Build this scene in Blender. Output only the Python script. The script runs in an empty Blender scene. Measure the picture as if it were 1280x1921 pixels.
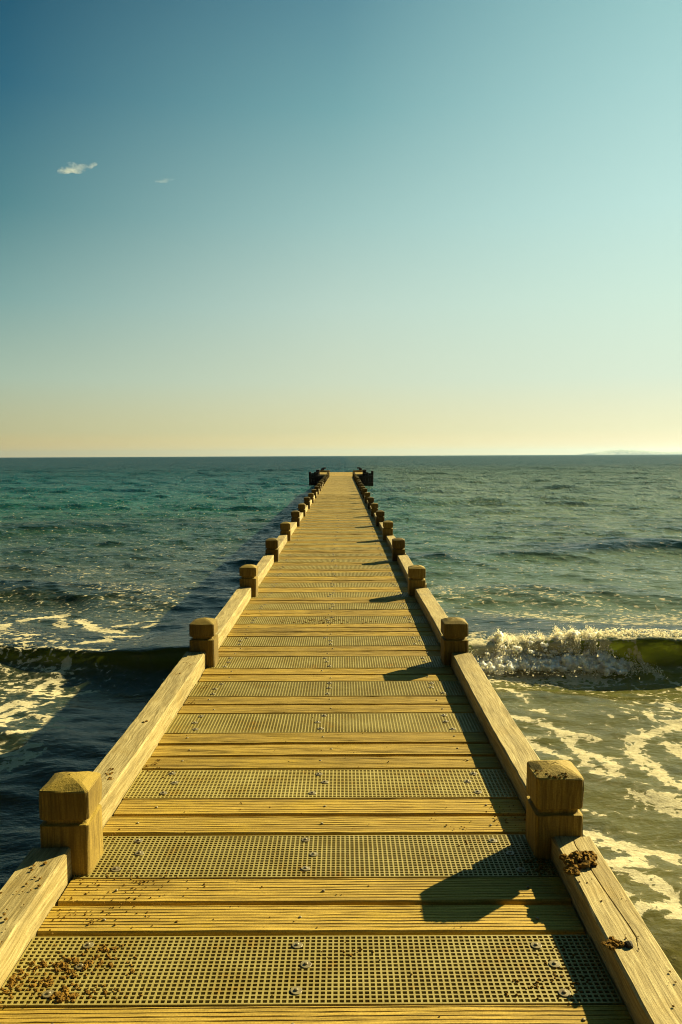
import bpy, bmesh, math, random
import numpy as np
from mathutils import Matrix, Vector, noise

R = math.radians
C = bpy.context.scene
COL = C.collection
random.seed(7)

# ------------------------------------------------------------------ camera
cam = bpy.data.objects.new('camera', bpy.data.cameras.new('camera'))
COL.objects.link(cam)
C.camera = cam
cam.data.sensor_fit = 'VERTICAL'
cam.data.sensor_height = 36
cam.data.lens = 36 * 1488 / 1921
cam.data.clip_start = 0.05
cam.data.clip_end = 60000
cam.matrix_world = (Matrix.Translation((.1175, 0, 1.7)) @ Matrix.Rotation(math.atan(3 / 1488), 4, 'Z')
                    @ Matrix.Rotation(R(90) - math.atan(105.5 / 1488), 4, 'X')
                    @ Matrix.Rotation(-math.atan(6 / 1280), 4, 'Z'))

# ------------------------------------------------------------------ exposure
EXPO = 1.6
C.view_settings.view_transform = 'Standard'
C.view_settings.look = 'None'
C.view_settings.exposure = EXPO
C.view_settings.gamma = 1
C.view_settings.use_curve_mapping = False

# ------------------------------------------------------------------ sky and sun
SUN_AZ, SUN_EL = 49.4, 27.0
world = bpy.data.worlds.new('World')
C.world = world
world.use_nodes = True
def make_sky():
    nt = world.node_tree
    n, l = nt.nodes, nt.links
    bg = n['Background']
    sky = n.new('ShaderNodeTexSky')
    sky.sky_type = 'NISHITA'
    sky.sun_disc = False
    sky.sun_elevation = R(SUN_EL)
    sky.sun_rotation = R(SUN_AZ)
    tc = n.new('ShaderNodeTexCoord')
    sx = n.new('ShaderNodeSeparateXYZ')
    l.new(tc.outputs['Generated'], sx.inputs[0])
    # cosine of the compass angle between a direction and the sun
    dt = n.new('ShaderNodeVectorMath'); dt.operation = 'DOT_PRODUCT'
    fl = n.new('ShaderNodeVectorMath'); fl.operation = 'MULTIPLY'
    l.new(tc.outputs['Generated'], fl.inputs[0]); fl.inputs[1].default_value = (1, 1, 0)
    nm = n.new('ShaderNodeVectorMath'); nm.operation = 'NORMALIZE'
    l.new(fl.outputs[0], nm.inputs[0]); l.new(nm.outputs[0], dt.inputs[0])
    dt.inputs[1].default_value = (math.sin(R(SUN_AZ)), math.cos(R(SUN_AZ)), 0)
    def srgb(h):
        return tuple((lambda c: c / 12.92 if c < .04045 else ((c + .055) / 1.055) ** 2.4)(int(h[i:i + 2], 16) / 255) for i in (0, 2, 4)) + (1,)
    def ramp(stops):
        r = n.new('ShaderNodeValToRGB')
        e = r.color_ramp.elements
        while len(e) < len(stops):
            e.new(.5)
        for k, (p, h) in enumerate(stops):
            e[k].position = p
            e[k].color = srgb(h) if isinstance(h, str) else h + (1,)
        l.new(sx.outputs['Z'], r.inputs[0])
        return r.outputs[0]
    left = ramp([(0, (.80, .50, .11)), (.030, 'C2BC8A'), (.092, 'A9BEA8'), (.18, '7FA7A2'), (.277, '4F848B'), (.39, '256279'), (.50, '004863'), (.85, '083A58')])
    mid = ramp([(0, (1.1, .78, .25)), (.030, 'E2D9A2'), (.092, 'CEDABF'), (.18, 'BCD5C7'), (.277, '9DC4BF'), (.39, '74A7AB'), (.50, '538696'), (.85, '1C4A68')])
    right = ramp([(0, (1.2, .82, .40)), (.030, 'F3EABC'), (.092, 'DAE9D2'), (.18, 'CFEAD9'), (.277, 'BFE4DC'), (.39, 'A9D5D2'), (.50, '90C3C3'), (.85, '5E98A4')])
    def mr(a, b, o0, o1):
        m = n.new('ShaderNodeMapRange')
        m.inputs[1].default_value = a; m.inputs[2].default_value = b
        m.inputs[3].default_value = o0; m.inputs[4].default_value = o1
        l.new(dt.outputs['Value'], m.inputs[0])
        return m.outputs[0]
    def mix(f, a, b):
        m = n.new('ShaderNodeMix'); m.data_type = 'RGBA'
        if isinstance(f, float):
            m.inputs[0].default_value = f
        else:
            l.new(f, m.inputs[0])
        l.new(a, m.inputs[6]); l.new(b, m.inputs[7])
        return m.outputs[2]
    back = ramp([(0, '6E6848'), (.030, '666648'), (.092, '56645A'), (.18, '3C5658'), (.277, '274650'), (.39, '173644'), (.50, '0F2A38'), (.85, '081C2C')])
    c = mix(mr(-.25, .30, 0, 1), back, left)
    c = mix(mr(.30, .65, 0, 1), c, mid)
    c = mix(mr(.65, .90, 0, 1), c, right)
    nis = n.new('ShaderNodeMix'); nis.data_type = 'RGBA'; nis.blend_type = 'MULTIPLY'
    nis.inputs[0].default_value = 1
    nis.inputs[7].default_value = (.1, .1, .1, 1)
    l.new(sky.outputs[0], nis.inputs[6])
    c = mix(.03, c, nis.outputs[2])
    l.new(c, bg.inputs[0])
    bg.inputs[1].default_value = 1 / 2 ** EXPO
make_sky()

sun = bpy.data.objects.new('sun', bpy.data.lights.new('sun', 'SUN'))
COL.objects.link(sun)
sun.data.energy = 5.0
sun.data.angle = R(.6)
sun.data.color = (1, .83, .42)
_d = Vector((math.sin(R(SUN_AZ)) * math.cos(R(SUN_EL)), math.cos(R(SUN_AZ)) * math.cos(R(SUN_EL)), math.sin(R(SUN_EL))))
sun.rotation_euler = _d.to_track_quat('Z', 'Y').to_euler()
sun.location = _d * 50
C.cycles.filter_width = 1.1
C.cycles.sample_clamp_direct = 8
C.cycles.sample_clamp_indirect = 5
C.cycles.max_bounces = 10
C.cycles.diffuse_bounces = 6
C.cycles.transmission_bounces = 8
C.cycles.volume_bounces = 3

# ------------------------------------------------------------------ helpers
def obj(name, mesh, mat=None, parent=None, loc=(0, 0, 0), rot=(0, 0, 0)):
    o = bpy.data.objects.new(name, mesh)
    COL.objects.link(o)
    if mat and not mesh.materials:
        mesh.materials.append(mat)
    o.location = loc
    o.rotation_euler = rot
    if parent:
        o.parent = parent
    return o

def thing(name, label, cat, loc=(0, 0, 0), group=None):
    o = bpy.data.objects.new(name, None)
    COL.objects.link(o)
    o.location = loc
    o.empty_display_size = .2
    return tag(o, label, cat, group)

def tag(o, label, cat, group=None):
    o['label'] = label
    o['category'] = cat
    if group:
        o['group'] = group
    return o

def kind(o, k):
    o['kind'] = k
    return o

def mesh_of(name, verts, faces, smooth=False):
    m = bpy.data.meshes.new(name)
    m.from_pydata([tuple(v) for v in verts], [], faces)
    m.update()
    if smooth:
        m.shade_smooth()
    return m

def box_data(x0, x1, y0, y1, z0, z1):
    v = [(x0, y0, z0), (x1, y0, z0), (x1, y1, z0), (x0, y1, z0), (x0, y0, z1), (x1, y0, z1), (x1, y1, z1), (x0, y1, z1)]
    f = [(0, 3, 2, 1), (4, 5, 6, 7), (0, 1, 5, 4), (1, 2, 6, 5), (2, 3, 7, 6), (3, 0, 4, 7)]
    return v, f

class MB:
    def __init__(s):
        s.v, s.f = [], []
    def add(s, v, f):
        k = len(s.v)
        s.v += [tuple(p) for p in v]
        s.f += [tuple(i + k for i in q) for q in f]
        return s
    def box(s, *a):
        return s.add(*box_data(*a))
    def build(s, name, smooth=False):
        return mesh_of(name, s.v, s.f, smooth)

def bevelled(mesh, w=.004, seg=1):
    bm = bmesh.new()
    bm.from_mesh(mesh)
    bmesh.ops.bevel(bm, geom=bm.edges[:], offset=w, segments=seg, affect='EDGES', clamp_overlap=True)
    bm.to_mesh(mesh)
    bm.free()
    return mesh

# ------------------------------------------------------------------ materials
class NT:
    """small wrapper to write node trees compactly"""
    def __init__(s, name):
        s.m = bpy.data.materials.new(name)
        s.m.use_nodes = True
        s.n, s.l = s.m.node_tree.nodes, s.m.node_tree.links
        s.p = s.n['Principled BSDF']
        s.out = s.n['Material Output']
    def new(s, t, **kw):
        x = s.n.new('ShaderNode' + t)
        for k, v in kw.items():
            setattr(x, k, v)
        return x
    def put(s, sock, v):
        if hasattr(v, 'is_output'):
            s.l.new(v, sock)
        else:
            sock.default_value = v
    def math(s, op, a, b=0.0, c=0.0, clamp=False):
        x = s.new('Math', operation=op, use_clamp=clamp)
        s.put(x.inputs[0], a); s.put(x.inputs[1], b); s.put(x.inputs[2], c)
        return x.outputs[0]
    def sep(s, v):
        x = s.new('SeparateXYZ'); s.l.new(v, x.inputs[0])
        return x.outputs
    def mapping(s, vec, scale, loc=None):
        x = s.new('Mapping')
        s.l.new(vec, x.inputs[0])
        s.put(x.inputs['Scale'], scale)
        if loc is not None:
            s.put(x.inputs['Location'], loc)
        return x.outputs[0]
    def noise(s, vec, scale, detail=4, rough=.55, dist=0, out='Fac'):
        x = s.new('TexNoise')
        s.l.new(vec, x.inputs['Vector'])
        x.inputs['Scale'].default_value = scale
        x.inputs['Detail'].default_value = detail
        x.inputs['Roughness'].default_value = rough
        x.inputs['Distortion'].default_value = dist
        return x.outputs[out]
    def rng(s, v, a, b, c=0.0, d=1.0, smooth=False):
        x = s.new('MapRange')
        if smooth:
            x.interpolation_type = 'SMOOTHSTEP'
        s.put(x.inputs[0], v)
        for k, q in enumerate((a, b, c, d)):
            s.put(x.inputs[k + 1], q)
        return x.outputs[0]
    def mix(s, f, a, b, blend='MIX'):
        x = s.new('Mix', data_type='RGBA', blend_type=blend)
        s.put(x.inputs[0], f)
        for k, q in ((6, a), (7, b)):
            s.put(x.inputs[k], q if hasattr(q, 'is_output') else tuple(q) + (1,) * (4 - len(q)))
        return x.outputs[2]
    def mixf(s, f, a, b):
        x = s.new('Mix', data_type='FLOAT')
        s.put(x.inputs[0], f); s.put(x.inputs[2], a); s.put(x.inputs[3], b)
        return x.outputs[0]
    def vadd(s, a, b):
        x = s.new('VectorMath', operation='ADD')
        s.put(x.inputs[0], a); s.put(x.inputs[1], b)
        return x.outputs[0]
    def bump(s, h, strength, dist, normal=None):
        x = s.new('Bump')
        x.inputs['Strength'].default_value = strength
        x.inputs['Distance'].default_value = dist
        s.l.new(h, x.inputs['Height'])
        if normal is not None:
            s.l.new(normal, x.inputs['Normal'])
        return x.outputs[0]

def wood(name, axis, pale, dark, stain, rough=.8, fibre=1.0, crack=.5, stain_amt=.5, vary=.35, end=None):
    """weathered timber with its grain along the given axis"""
    t = NT(name)
    tc = t.new('TexCoord')
    oi = t.new('ObjectInfo')
    off = t.new('CombineXYZ')
    for k, mul in enumerate((37.0, 91.0, 53.0)):
        t.l.new(t.math('MULTIPLY', oi.outputs['Random'], mul), off.inputs[k])
    v = t.vadd(tc.outputs['Object'], off.outputs[0])
    s_f = [70.0, 70.0, 70.0]; s_f[axis] = 2.2
    s_m = [16.0, 16.0, 16.0]; s_m[axis] = 1.0
    s_c = [30.0, 30.0, 30.0]; s_c[axis] = 1.3
    warp = t.noise(v, 2.0, 2, out='Color')
    wv = t.new('VectorMath', operation='MULTIPLY_ADD')
    t.l.new(warp, wv.inputs[0]); wv.inputs[1].default_value = (.05, .05, .05); t.l.new(v, wv.inputs[2])
    vv = wv.outputs[0]
    fib = t.noise(t.mapping(vv, s_f), 1.6, 6, .65)
    med = t.noise(t.mapping(vv, s_m), 1.3, 5, .6)
    col = t.mix(t.rng(fib, .38, .62), dark, pale)
    col = t.mix(t.math('MULTIPLY', t.rng(med, .46, .68), .55), col, [c * .5 for c in dark])
    # splits along the grain
    vo = t.new('TexNoise'); vo.noise_type = 'RIDGED_MULTIFRACTAL'
    t.l.new(t.mapping(vv, s_c), vo.inputs['Vector'])
    vo.inputs['Scale'].default_value = 1.0; vo.inputs['Detail'].default_value = 1.5
    cr = t.rng(vo.outputs['Fac'], 1.15, 1.5)
    cr = t.math('MULTIPLY', cr, t.rng(t.noise(v, 3.1, 2), .45, .62))
    col = t.mix(t.math('MULTIPLY', cr, crack), col, (.012, .008, .003))
    # blotches of sand and algae
    st = t.noise(v, 3.3, 7, .68)
    col = t.mix(t.math('MULTIPLY', t.rng(st, .52, .70), stain_amt), col, stain)
    fine = t.noise(v, 160, 3, .6)
    col = t.mix(t.rng(fine, .38, .68, 0, .38), col, [c * .4 for c in dark])
    damp = t.noise(t.new('NewGeometry').outputs['Position'], .9, 5, .65)
    col = t.mix(t.rng(damp, .52, .68, 0, .6), col, [c * .42 for c in dark])
    if end:                                     # sanded, bleached end grain on the cut tops
        nz = t.sep(t.new('NewGeometry').outputs['True Normal'])[2]
        col = t.mix(t.math('MULTIPLY', t.rng(nz, .45, .7), t.rng(st, .25, .6, .95, .55)), col, end)
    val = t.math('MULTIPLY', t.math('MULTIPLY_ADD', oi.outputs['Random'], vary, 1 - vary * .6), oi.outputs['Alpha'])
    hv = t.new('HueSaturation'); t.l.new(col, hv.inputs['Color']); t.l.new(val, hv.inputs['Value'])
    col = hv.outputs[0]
    t.put(t.p.inputs['Base Color'], col)
    t.p.inputs['Roughness'].default_value = rough
    t.p.inputs['Specular IOR Level'].default_value = .25
    h = t.math('SUBTRACT', t.math('MULTIPLY_ADD', med, .6, fib), t.math('MULTIPLY', cr, 1.2))
    b = t.bump(h, .55 * fibre, .004)
    b = t.bump(fine, .35, .0012, b)
    t.l.new(b, t.p.inputs['Normal'])
    return t.m

M = {}
M['board'] = wood('deck_board_wood', 0, (.470, .325, .056), (.275, .180, .024), (.42, .285, .016), stain_amt=.6, crack=.45, vary=.38, fibre=1.0)
M['rail'] = wood('rail_wood', 1, (.455, .375, .175), (.235, .178, .060), (.27, .18, .032), stain_amt=.45, fibre=1.6, crack=1.0, vary=.25)
M['post'] = wood('post_wood', 2, (.320, .225, .045), (.150, .098, .014), (.25, .175, .016), stain_amt=.45, crack=1.0, fibre=1.5, vary=.1, end=(.30, .215, .030))
M['dark_timber'] = wood('tarred_timber', 2, (.040, .024, .014), (.018, .010, .006), (.03, .02, .010), stain_amt=.2)
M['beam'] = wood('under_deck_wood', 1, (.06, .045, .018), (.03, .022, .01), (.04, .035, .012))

def grating_mat():
    t = NT('grating_resin')
    geo = t.new('NewGeometry')
    oi = t.new('ObjectInfo')
    p = geo.outputs['Position']
    a = t.noise(p, 5.0, 6, .65)
    b = t.noise(p, 23.0, 4, .6)
    col = t.mix(t.rng(a, .35, .65), (.325, .270, .080), (.240, .185, .036))
    st = t.math('MULTIPLY', t.rng(a, .57, .70), t.rng(b, .47, .62))
    col = t.mix(st, col, (.34, .185, .012))
    col = t.mix(t.rng(t.noise(p, 90, 2), .45, .75, 0, .3), col, (.07, .055, .02))
    hv = t.new('HueSaturation'); t.l.new(col, hv.inputs['Color'])
    t.l.new(t.math('MULTIPLY_ADD', oi.outputs['Random'], .25, .86), hv.inputs['Value'])
    t.put(t.p.inputs['Base Color'], hv.outputs[0])
    t.p.inputs['Roughness'].default_value = .6
    t.p.inputs['Specular IOR Level'].default_value = .35
    t.l.new(t.bump(t.noise(p, 300, 2), .3, .001), t.p.inputs['Normal'])
    return t.m
M['grating'] = grating_mat()

def metal_mat():
    t = NT('galvanised_steel')
    geo = t.new('NewGeometry')
    a = t.noise(geo.outputs['Position'], 40, 4)
    t.put(t.p.inputs['Base Color'], t.mix(t.rng(a, .4, .65), (.20, .17, .085), (.11, .08, .03)))
    t.p.inputs['Metallic'].default_value = .1
    t.p.inputs['Roughness'].default_value = .5
    return t.m
M['metal'] = metal_mat()

def sand_mat(name, c0, c1):
    t = NT(name)
    geo = t.new('NewGeometry')
    p = geo.outputs['Position']
    a = t.noise(p, 60, 6, .7)
    t.put(t.p.inputs['Base Color'], t.mix(t.rng(a, .35, .65), c0, c1))
    t.p.inputs['Roughness'].default_value = .95
    t.p.inputs['Specular IOR Level'].default_value = .1
    t.l.new(t.bump(t.noise(p, 420, 4, .7), .9, .004), t.p.inputs['Normal'])
    return t.m
M['sand'] = sand_mat('wet_sand', (.24, .135, .020), (.13, .070, .012))
M['beach'] = sand_mat('seabed_sand', (.10, .08, .03), (.06, .05, .02))

# ------------------------------------------------------------------ jetty
S = 3.165               # bay length
HB = .164               # board width
G = .352                # grating panel width
HW = .983               # half width of the deck
BAYS = 20
WATER = -1.3
jetty = thing('jetty', 'long narrow wooden jetty of planks and grating panels running out to sea', 'jetty')

def board_mesh(seed, half=HW, w=HB, t=.045, near=False):
    """ribbed decking board: the grooves run along x"""
    rnd = random.Random(seed)
    prof = [(0, -t), (0, -.006), (.004, 0)]
    n = 8
    pitch = (w - .016) / n
    for k in range(n):
        y = .008 + k * pitch
        wob = rnd.uniform(-.001, .001)
        prof += [(y + pitch * .66 + wob, 0), (y + pitch * .74 + wob, -.0019), (y + pitch * .88 + wob, -.0019), (y + pitch, 0)]
    prof += [(w - .004, 0), (w, -.006), (w, -t)]
    # drop duplicate neighbours
    pr = [prof[0]]
    for q in prof[1:]:
        if abs(q[0] - pr[-1][0]) + abs(q[1] - pr[-1][1]) > 1e-5:
            pr.append(q)
    xs = np.linspace(-half, half, 25)
    ph = rnd.uniform(0, 9)
    v, f = [], []
    m = len(pr)
    for x in xs:
        dz = .0016 * math.sin(x * 2.1 + ph) + rnd.uniform(-.0006, .0006)
        dy = .0022 * math.sin(x * 1.3 + ph * 2) + rnd.uniform(-.0007, .0007)
        for (y, z) in pr:
            wear = rnd.uniform(-.0009, .0006) if z > -.01 else 0
            v.append((x, y + dy, z + dz + wear))
    for i in range(len(xs) - 1):
        for j in range(m - 1):
            a = i * m + j
            f.append((a, a + m, a + m + 1, a + 1))
        f.append((i * m + m - 1, (i + 1) * m + m - 1, (i + 1) * m, i * m))
    f.append(tuple(range(m)))
    f.append(tuple(reversed(range((len(xs) - 1) * m, len(xs) * m))))
    return mesh_of('deck_board', v, f)

def grating_mesh(half=HW, w=G, t=.034):
    """moulded grating: square holes between crossing bars"""
    nx, ny = 98, 18
    bar = .0062
    px = (2 * half - bar) / nx
    py = (w - bar) / ny
    xs, ys = [], []
    for i in range(nx + 1):
        xs += [-half + i * px, -half + i * px + bar]
    for j in range(ny + 1):
        ys += [j * py, j * py + bar]
    X, Y = len(xs), len(ys)
    v = [(x, y, 0) for y in ys for x in xs] + [(x, y, -t) for y in ys for x in xs]
    f = []
    nb = X * Y
    def q(i, j):
        return j * X + i
    for j in range(Y - 1):
        for i in range(X - 1):
            a, b, c, d = q(i, j), q(i + 1, j), q(i + 1, j + 1), q(i, j + 1)
            if i % 2 and j % 2:
                f += [(b, a, a + nb, b + nb), (c, b, b + nb, c + nb), (d, c, c + nb, d + nb), (a, d, d + nb, a + nb)]
            else:
                f.append((a, b, c, d))
    for i in range(X - 1):
        a, b = q(i, 0), q(i + 1, 0)
        f.append((a, a + nb, b + nb, b))
        a, b = q(i, Y - 1), q(i + 1, Y - 1)
        f.append((b, b + nb, a + nb, a))
    for j in range(Y - 1):
        a, b = q(0, j), q(0, j + 1)
        f.append((b, b + nb, a + nb, a))
        a, b = q(X - 1, j), q(X - 1, j + 1)
        f.append((a, a + nb, b + nb, b))
    return mesh_of('grating_panel', v, f)

def disc_mesh(name, prof, seg=16):
    """lathe of (radius, z) pairs"""
    v, f = [], []
    for r, z in prof:
        for k in range(seg):
            a = 2 * math.pi * k / seg
            v.append((r * math.cos(a), r * math.sin(a), z))
    for i in range(len(prof) - 1):
        for k in range(seg):
            a, b = i * seg + k, i * seg + (k + 1) % seg
            f.append((a, b, b + seg, a + seg))
    f.append(tuple(range((len(prof) - 1) * seg, len(prof) * seg)))
    return mesh_of(name, v, f, False)

WASHER = disc_mesh('washer', [(.019, 0), (.019, .0022), (.0182, .0028), (.0066, .0034), (.0066, .0062), (.0046, .0080), (.0015, .0086)])
SCREW = disc_mesh('screw_head', [(.0062, 0), (.0062, .0025), (.0045, .0045), (.0015, .005)], 12)
BOARDS = [board_mesh(k) for k in range(5)]
GRATE = grating_mesh()

board_y, grate_y = [], []
y = 2.335 - 2 * S
pat = (2, 2, 3, 2)
k = 0
while y < BAYS * S + 3.2:
    grate_y.append(y)
    yy = y + G + .034
    for q in range(pat[k % 4]):
        board_y.append(yy)
        yy += HB + (.026 if q < pat[k % 4] - 1 else .0055)
    y = yy
    k += 1
grate_y = [v for v in grate_y if v > -.8]
board_y = [v for v in board_y if v > -.8]
PLAT_Y = board_y[-1] + HB + .02

rnd = random.Random(3)
n_w = 0
vis = 0
for i, gy in enumerate(grate_y):
    g = obj('grating_panel', GRATE, M['grating'], jetty, (rnd.uniform(-.002, .002), gy, .002), (0, 0, rnd.uniform(-.0006, .0006)))
    if gy < 2.2:
        continue
    spots = []
    for cx in (-.80, -.02, .80):
        for fy in (.055, .185, .30):
            spots.append((cx + rnd.uniform(-.04, .04), fy + rnd.uniform(-.012, .012)))
    if i and vis == 0:
        spots[3:6] = [(-.035, .06), (-.01, .19), (-.045, .295)]
    if vis < 11:
        for (sx, sy) in spots:
            obj('washer', WASHER, M['metal'], g, (sx, sy, .0005), (rnd.uniform(-.05, .05), rnd.uniform(-.05, .05), rnd.uniform(0, 3)))
    elif vis < 26:
        mb = MB()
        wv = [tuple(p.co) for p in WASHER.vertices]
        wf = [tuple(p.vertices) for p in WASHER.polygons]
        for (sx, sy) in spots:
            mb.add([(a + sx, b + sy, c + .0005) for a, b, c in wv], wf)
        kind(obj('washers', mb.build('washers'), M['metal'], g), 'stuff')
    vis += 1

far = MB()
cnt = 0
nscrew = 0
for i, by in enumerate(board_y):
    if by > -1 and cnt < 100:
        b = obj('deck_board', BOARDS[rnd.randrange(5)], M['board'], jetty,
                (rnd.uniform(-.004, .004), by, rnd.uniform(-.0025, .002)), (rnd.uniform(-.004, .004), 0, rnd.uniform(-.0012, .0012)))
        cnt += 1
        if by > 2 and nscrew < 99:
            for cx in (-.80, .0, .80):
                obj('screw_head', SCREW, M['metal'], b, (cx + rnd.uniform(-.05, .05), HB * .5 + rnd.uniform(-.02, .02), .0002))
                nscrew += 1
    else:
        dz = rnd.uniform(-.002, .002)
        v, f = box_data(-HW, HW, by, by + HB, -.045, dz)
        far.add(v, f)
kind(obj('deck_boards', far.build('deck_boards'), M['board'], jetty), 'stuff')

# posts -----------------------------------------------------------------
def post_mesh(seed, h=.35, cap=.115, groove=.032, gd=.021, bottom=-3.4, peak=.030):
    rn = random.Random(seed)
    hs = .1
    levels = [(bottom, hs), (WATER + .1, hs), (-.4, hs), (0, hs), (h - cap - groove, hs), (h - cap - groove * .88, hs - gd),
              (h - cap - groove * .42, hs - gd), (h - cap, hs), (h - .05, hs), (h - .004, hs), (h, hs - .004),
              (h + peak * .55, hs * .62), (h + peak * .92, hs * .26), (h + peak, hs * .05)]
    v, f = [], []
    for z, s in levels:
        ch = min(.011, s * .3)
        ring = [(-s + ch, -s), (0, -s), (s - ch, -s), (s, -s + ch), (s, 0), (s, s - ch), (s - ch, s), (0, s), (-s + ch, s), (-s, s - ch), (-s, 0), (-s, -s + ch)]
        for (x, yq) in ring:
            j = .0022 if z > -.3 else .004
            v.append((x + rn.uniform(-j, j), yq + rn.uniform(-j, j), z + rn.uniform(-j, j)))
    n = 12
    for i in range(len(levels) - 1):
        for k in range(n):
            a, b = i * n + k, i * n + (k + 1) % n
            f.append((a, b, b + n, a + n))
    f.append(tuple(range((len(levels) - 1) * n, len(levels) * n)))
    m = mesh_of('post', v, f)
    bm = bmesh.new(); bm.from_mesh(m)
    sharp = [e for e in bm.edges if len(e.link_faces) == 2 and e.calc_face_angle() > .5 and min(q.co.z for q in e.verts) > -.2]
    bmesh.ops.bevel(bm, geom=sharp, offset=.0022, segments=2, affect='EDGES', clamp_overlap=True)
    bm.to_mesh(m); bm.free()
    return m
POSTS = [post_mesh(k, h=.35 + (k % 3 - 1) * .014, cap=(.105, .118, .098, .11, .1)[k]) for k in range(5)]
P_RIGHT = post_mesh(21, cap=.13, groove=.030, gd=.018)
P_LEFT = post_mesh(22, cap=.118, groove=.026, gd=.018, h=.352)

left_y, right_y = {}, {}
for i in range(-1, BAYS + 1):
    for s in (-1, 1):
        py = (3.20, 6.40, 9.59)[i - 1] if 1 <= i <= 3 else 3.20 + (i - 1) * S * 1.005 + .04
        py += rnd.uniform(-.03, .03) if i > 3 or i < 1 else (.03 if s > 0 else 0)
        if i == 1:
            py = 3.215 if s < 0 else 3.328
        px = s * (1.025 + rnd.uniform(-.008, .008))
        me = POSTS[rnd.randrange(5)]
        if i == 1:
            me = P_LEFT if s < 0 else P_RIGHT
            px = -1.019 if s < 0 else 1.024
        (left_y if s < 0 else right_y)[i] = py
        if py > -.9:
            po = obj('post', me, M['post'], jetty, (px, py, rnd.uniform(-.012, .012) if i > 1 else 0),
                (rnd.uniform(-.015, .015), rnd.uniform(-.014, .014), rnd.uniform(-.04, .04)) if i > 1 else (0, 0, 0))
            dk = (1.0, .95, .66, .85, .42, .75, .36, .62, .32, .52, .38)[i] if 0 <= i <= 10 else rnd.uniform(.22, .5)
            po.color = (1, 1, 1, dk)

# kerb rails between the posts --------------------------------------------
def rail_mesh(seed, L, w=.165, z0=-.075, z1=.12, crack=None):
    rn = random.Random(seed)
    ny = 40
    e = .007
    ph = rn.uniform(0, 9)
    # cross-section from the inner lower corner up, over the top and down (x across, z up)
    v, f = [], []
    for i in range(ny + 1):
        yq = L * i / ny
        cx, cd = .5, 0
        if crack:
            t = (yq - crack[0]) / (crack[1] - crack[0])
            if 0 < t < 1:
                cx = crack[2] + (crack[3] - crack[2]) * t + .012 * math.sin(t * 9)
                cd = .014 * min(1, 6 * t * (1 - t) + .1)
        cw = .0026 if cd else .006
        sec = [(0, z0), (0, z1 - .06), (0, z1 - e), (e, z1), (w * .25, z1 + .0005), (w * cx - cw, z1), (w * cx, z1 - cd), (w * cx + cw, z1), (w * .78, z1), (w - e, z1), (w, z1 - e), (w, z1 - .06), (w, z0)]
        for k, (x, z) in enumerate(sec):
            j = .0016
            v.append((x + rn.uniform(-j, j) * (k not in (5, 6, 7)) + .003 * math.sin(yq * 2 + ph), yq,
                      z + rn.uniform(-j, j) * .8 * (k not in (5, 6, 7)) + .003 * math.sin(yq * 1.7 + ph)))
    n = 13
    for i in range(ny):
        for k in range(n - 1):
            a = i * n + k
            f.append((a, a + n, a + n + 1, a + 1))
        a = i * n
        f.append((a + n - 1, a + 2 * n - 1, a + n, a))
    f.append(tuple(range(n)))
    f.append(tuple(reversed(range(ny * n, (ny + 1) * n))))
    bm = bmesh.new()
    m = mesh_of('kerb_rail', v, f)
    bm.from_mesh(m)
    bmesh.ops.recalc_face_normals(bm, faces=bm.faces[:])
    bm.to_mesh(m); bm.free()
    return m

for i in range(-1, BAYS):
    for s in (-1, 1):
        d = left_y if s < 0 else right_y
        a, b = d[i] + .101, d[i + 1] - .101
        if b < -.5:
            continue
        a = max(a, -.8)
        w = .165 if s > 0 else .16
        z1 = .100 if s > 0 else .122
        crack = None
        if s > 0 and i == 0:
            L = b - a
            crack = (L - .72, L - .04, .62, .45)
        m = rail_mesh(i * 2 + (s > 0), b - a, w, -.075, z1 + rnd.uniform(-.004, .004), crack)
        inner = .988 + rnd.uniform(-.002, .003)
        if s < 0:
            m.transform(Matrix.Scale(-1, 4, (1, 0, 0)))
            m.flip_normals()
        obj('kerb_rail', m, M['rail'], jetty, (s * inner, a, 0), (0, rnd.uniform(-.01, .01), 0))

# timbers under the deck --------------------------------------------------
Y_END = PLAT_Y
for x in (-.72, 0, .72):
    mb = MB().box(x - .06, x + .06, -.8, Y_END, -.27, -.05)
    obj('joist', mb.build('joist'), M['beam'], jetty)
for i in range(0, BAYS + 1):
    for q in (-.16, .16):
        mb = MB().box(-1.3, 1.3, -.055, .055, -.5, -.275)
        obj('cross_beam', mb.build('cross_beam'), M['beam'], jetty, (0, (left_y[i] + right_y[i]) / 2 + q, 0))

# wider platform at the sea end -------------------------------------------
P1 = PLAT_Y + 16.0
mb = MB()
yy = PLAT_Y
while yy < P1 - .1:
    mb.box(-1.05 if yy < P1 - 9 else -2.35, 1.05 if yy < P1 - 9 else 2.35, yy, yy + .19, -.05, random.uniform(-.003, .003))
    yy += .2
kind(obj('platform_boards', mb.build('platform_boards'), M['board'], jetty), 'stuff')
for s in (-1, 1):
    x0, x1 = sorted((s * 1.08, s * 2.35))
    obj('platform_kerb', bevelled(MB().box(x0, x1, P1 - 9.25, P1 - 9.02, -.30, .0).build('platform_kerb'), .01), M['rail'], jetty)
    x0, x1 = sorted((s * 1.20, s * 2.42))
    obj('platform_kerb', bevelled(MB().box(x0, x1, P1 - .25, P1, -.15, .19).build('platform_kerb'), .01), M['rail'], jetty)
    for py in (P1 - 8.9, P1 - .1):
        obj('pile', bevelled(MB().box(s * 2.2 - .15, s * 2.2 + .15, py - .15, py + .15, -5, -.06).build('pile'), .02), M['dark_timber'], jetty)

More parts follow.
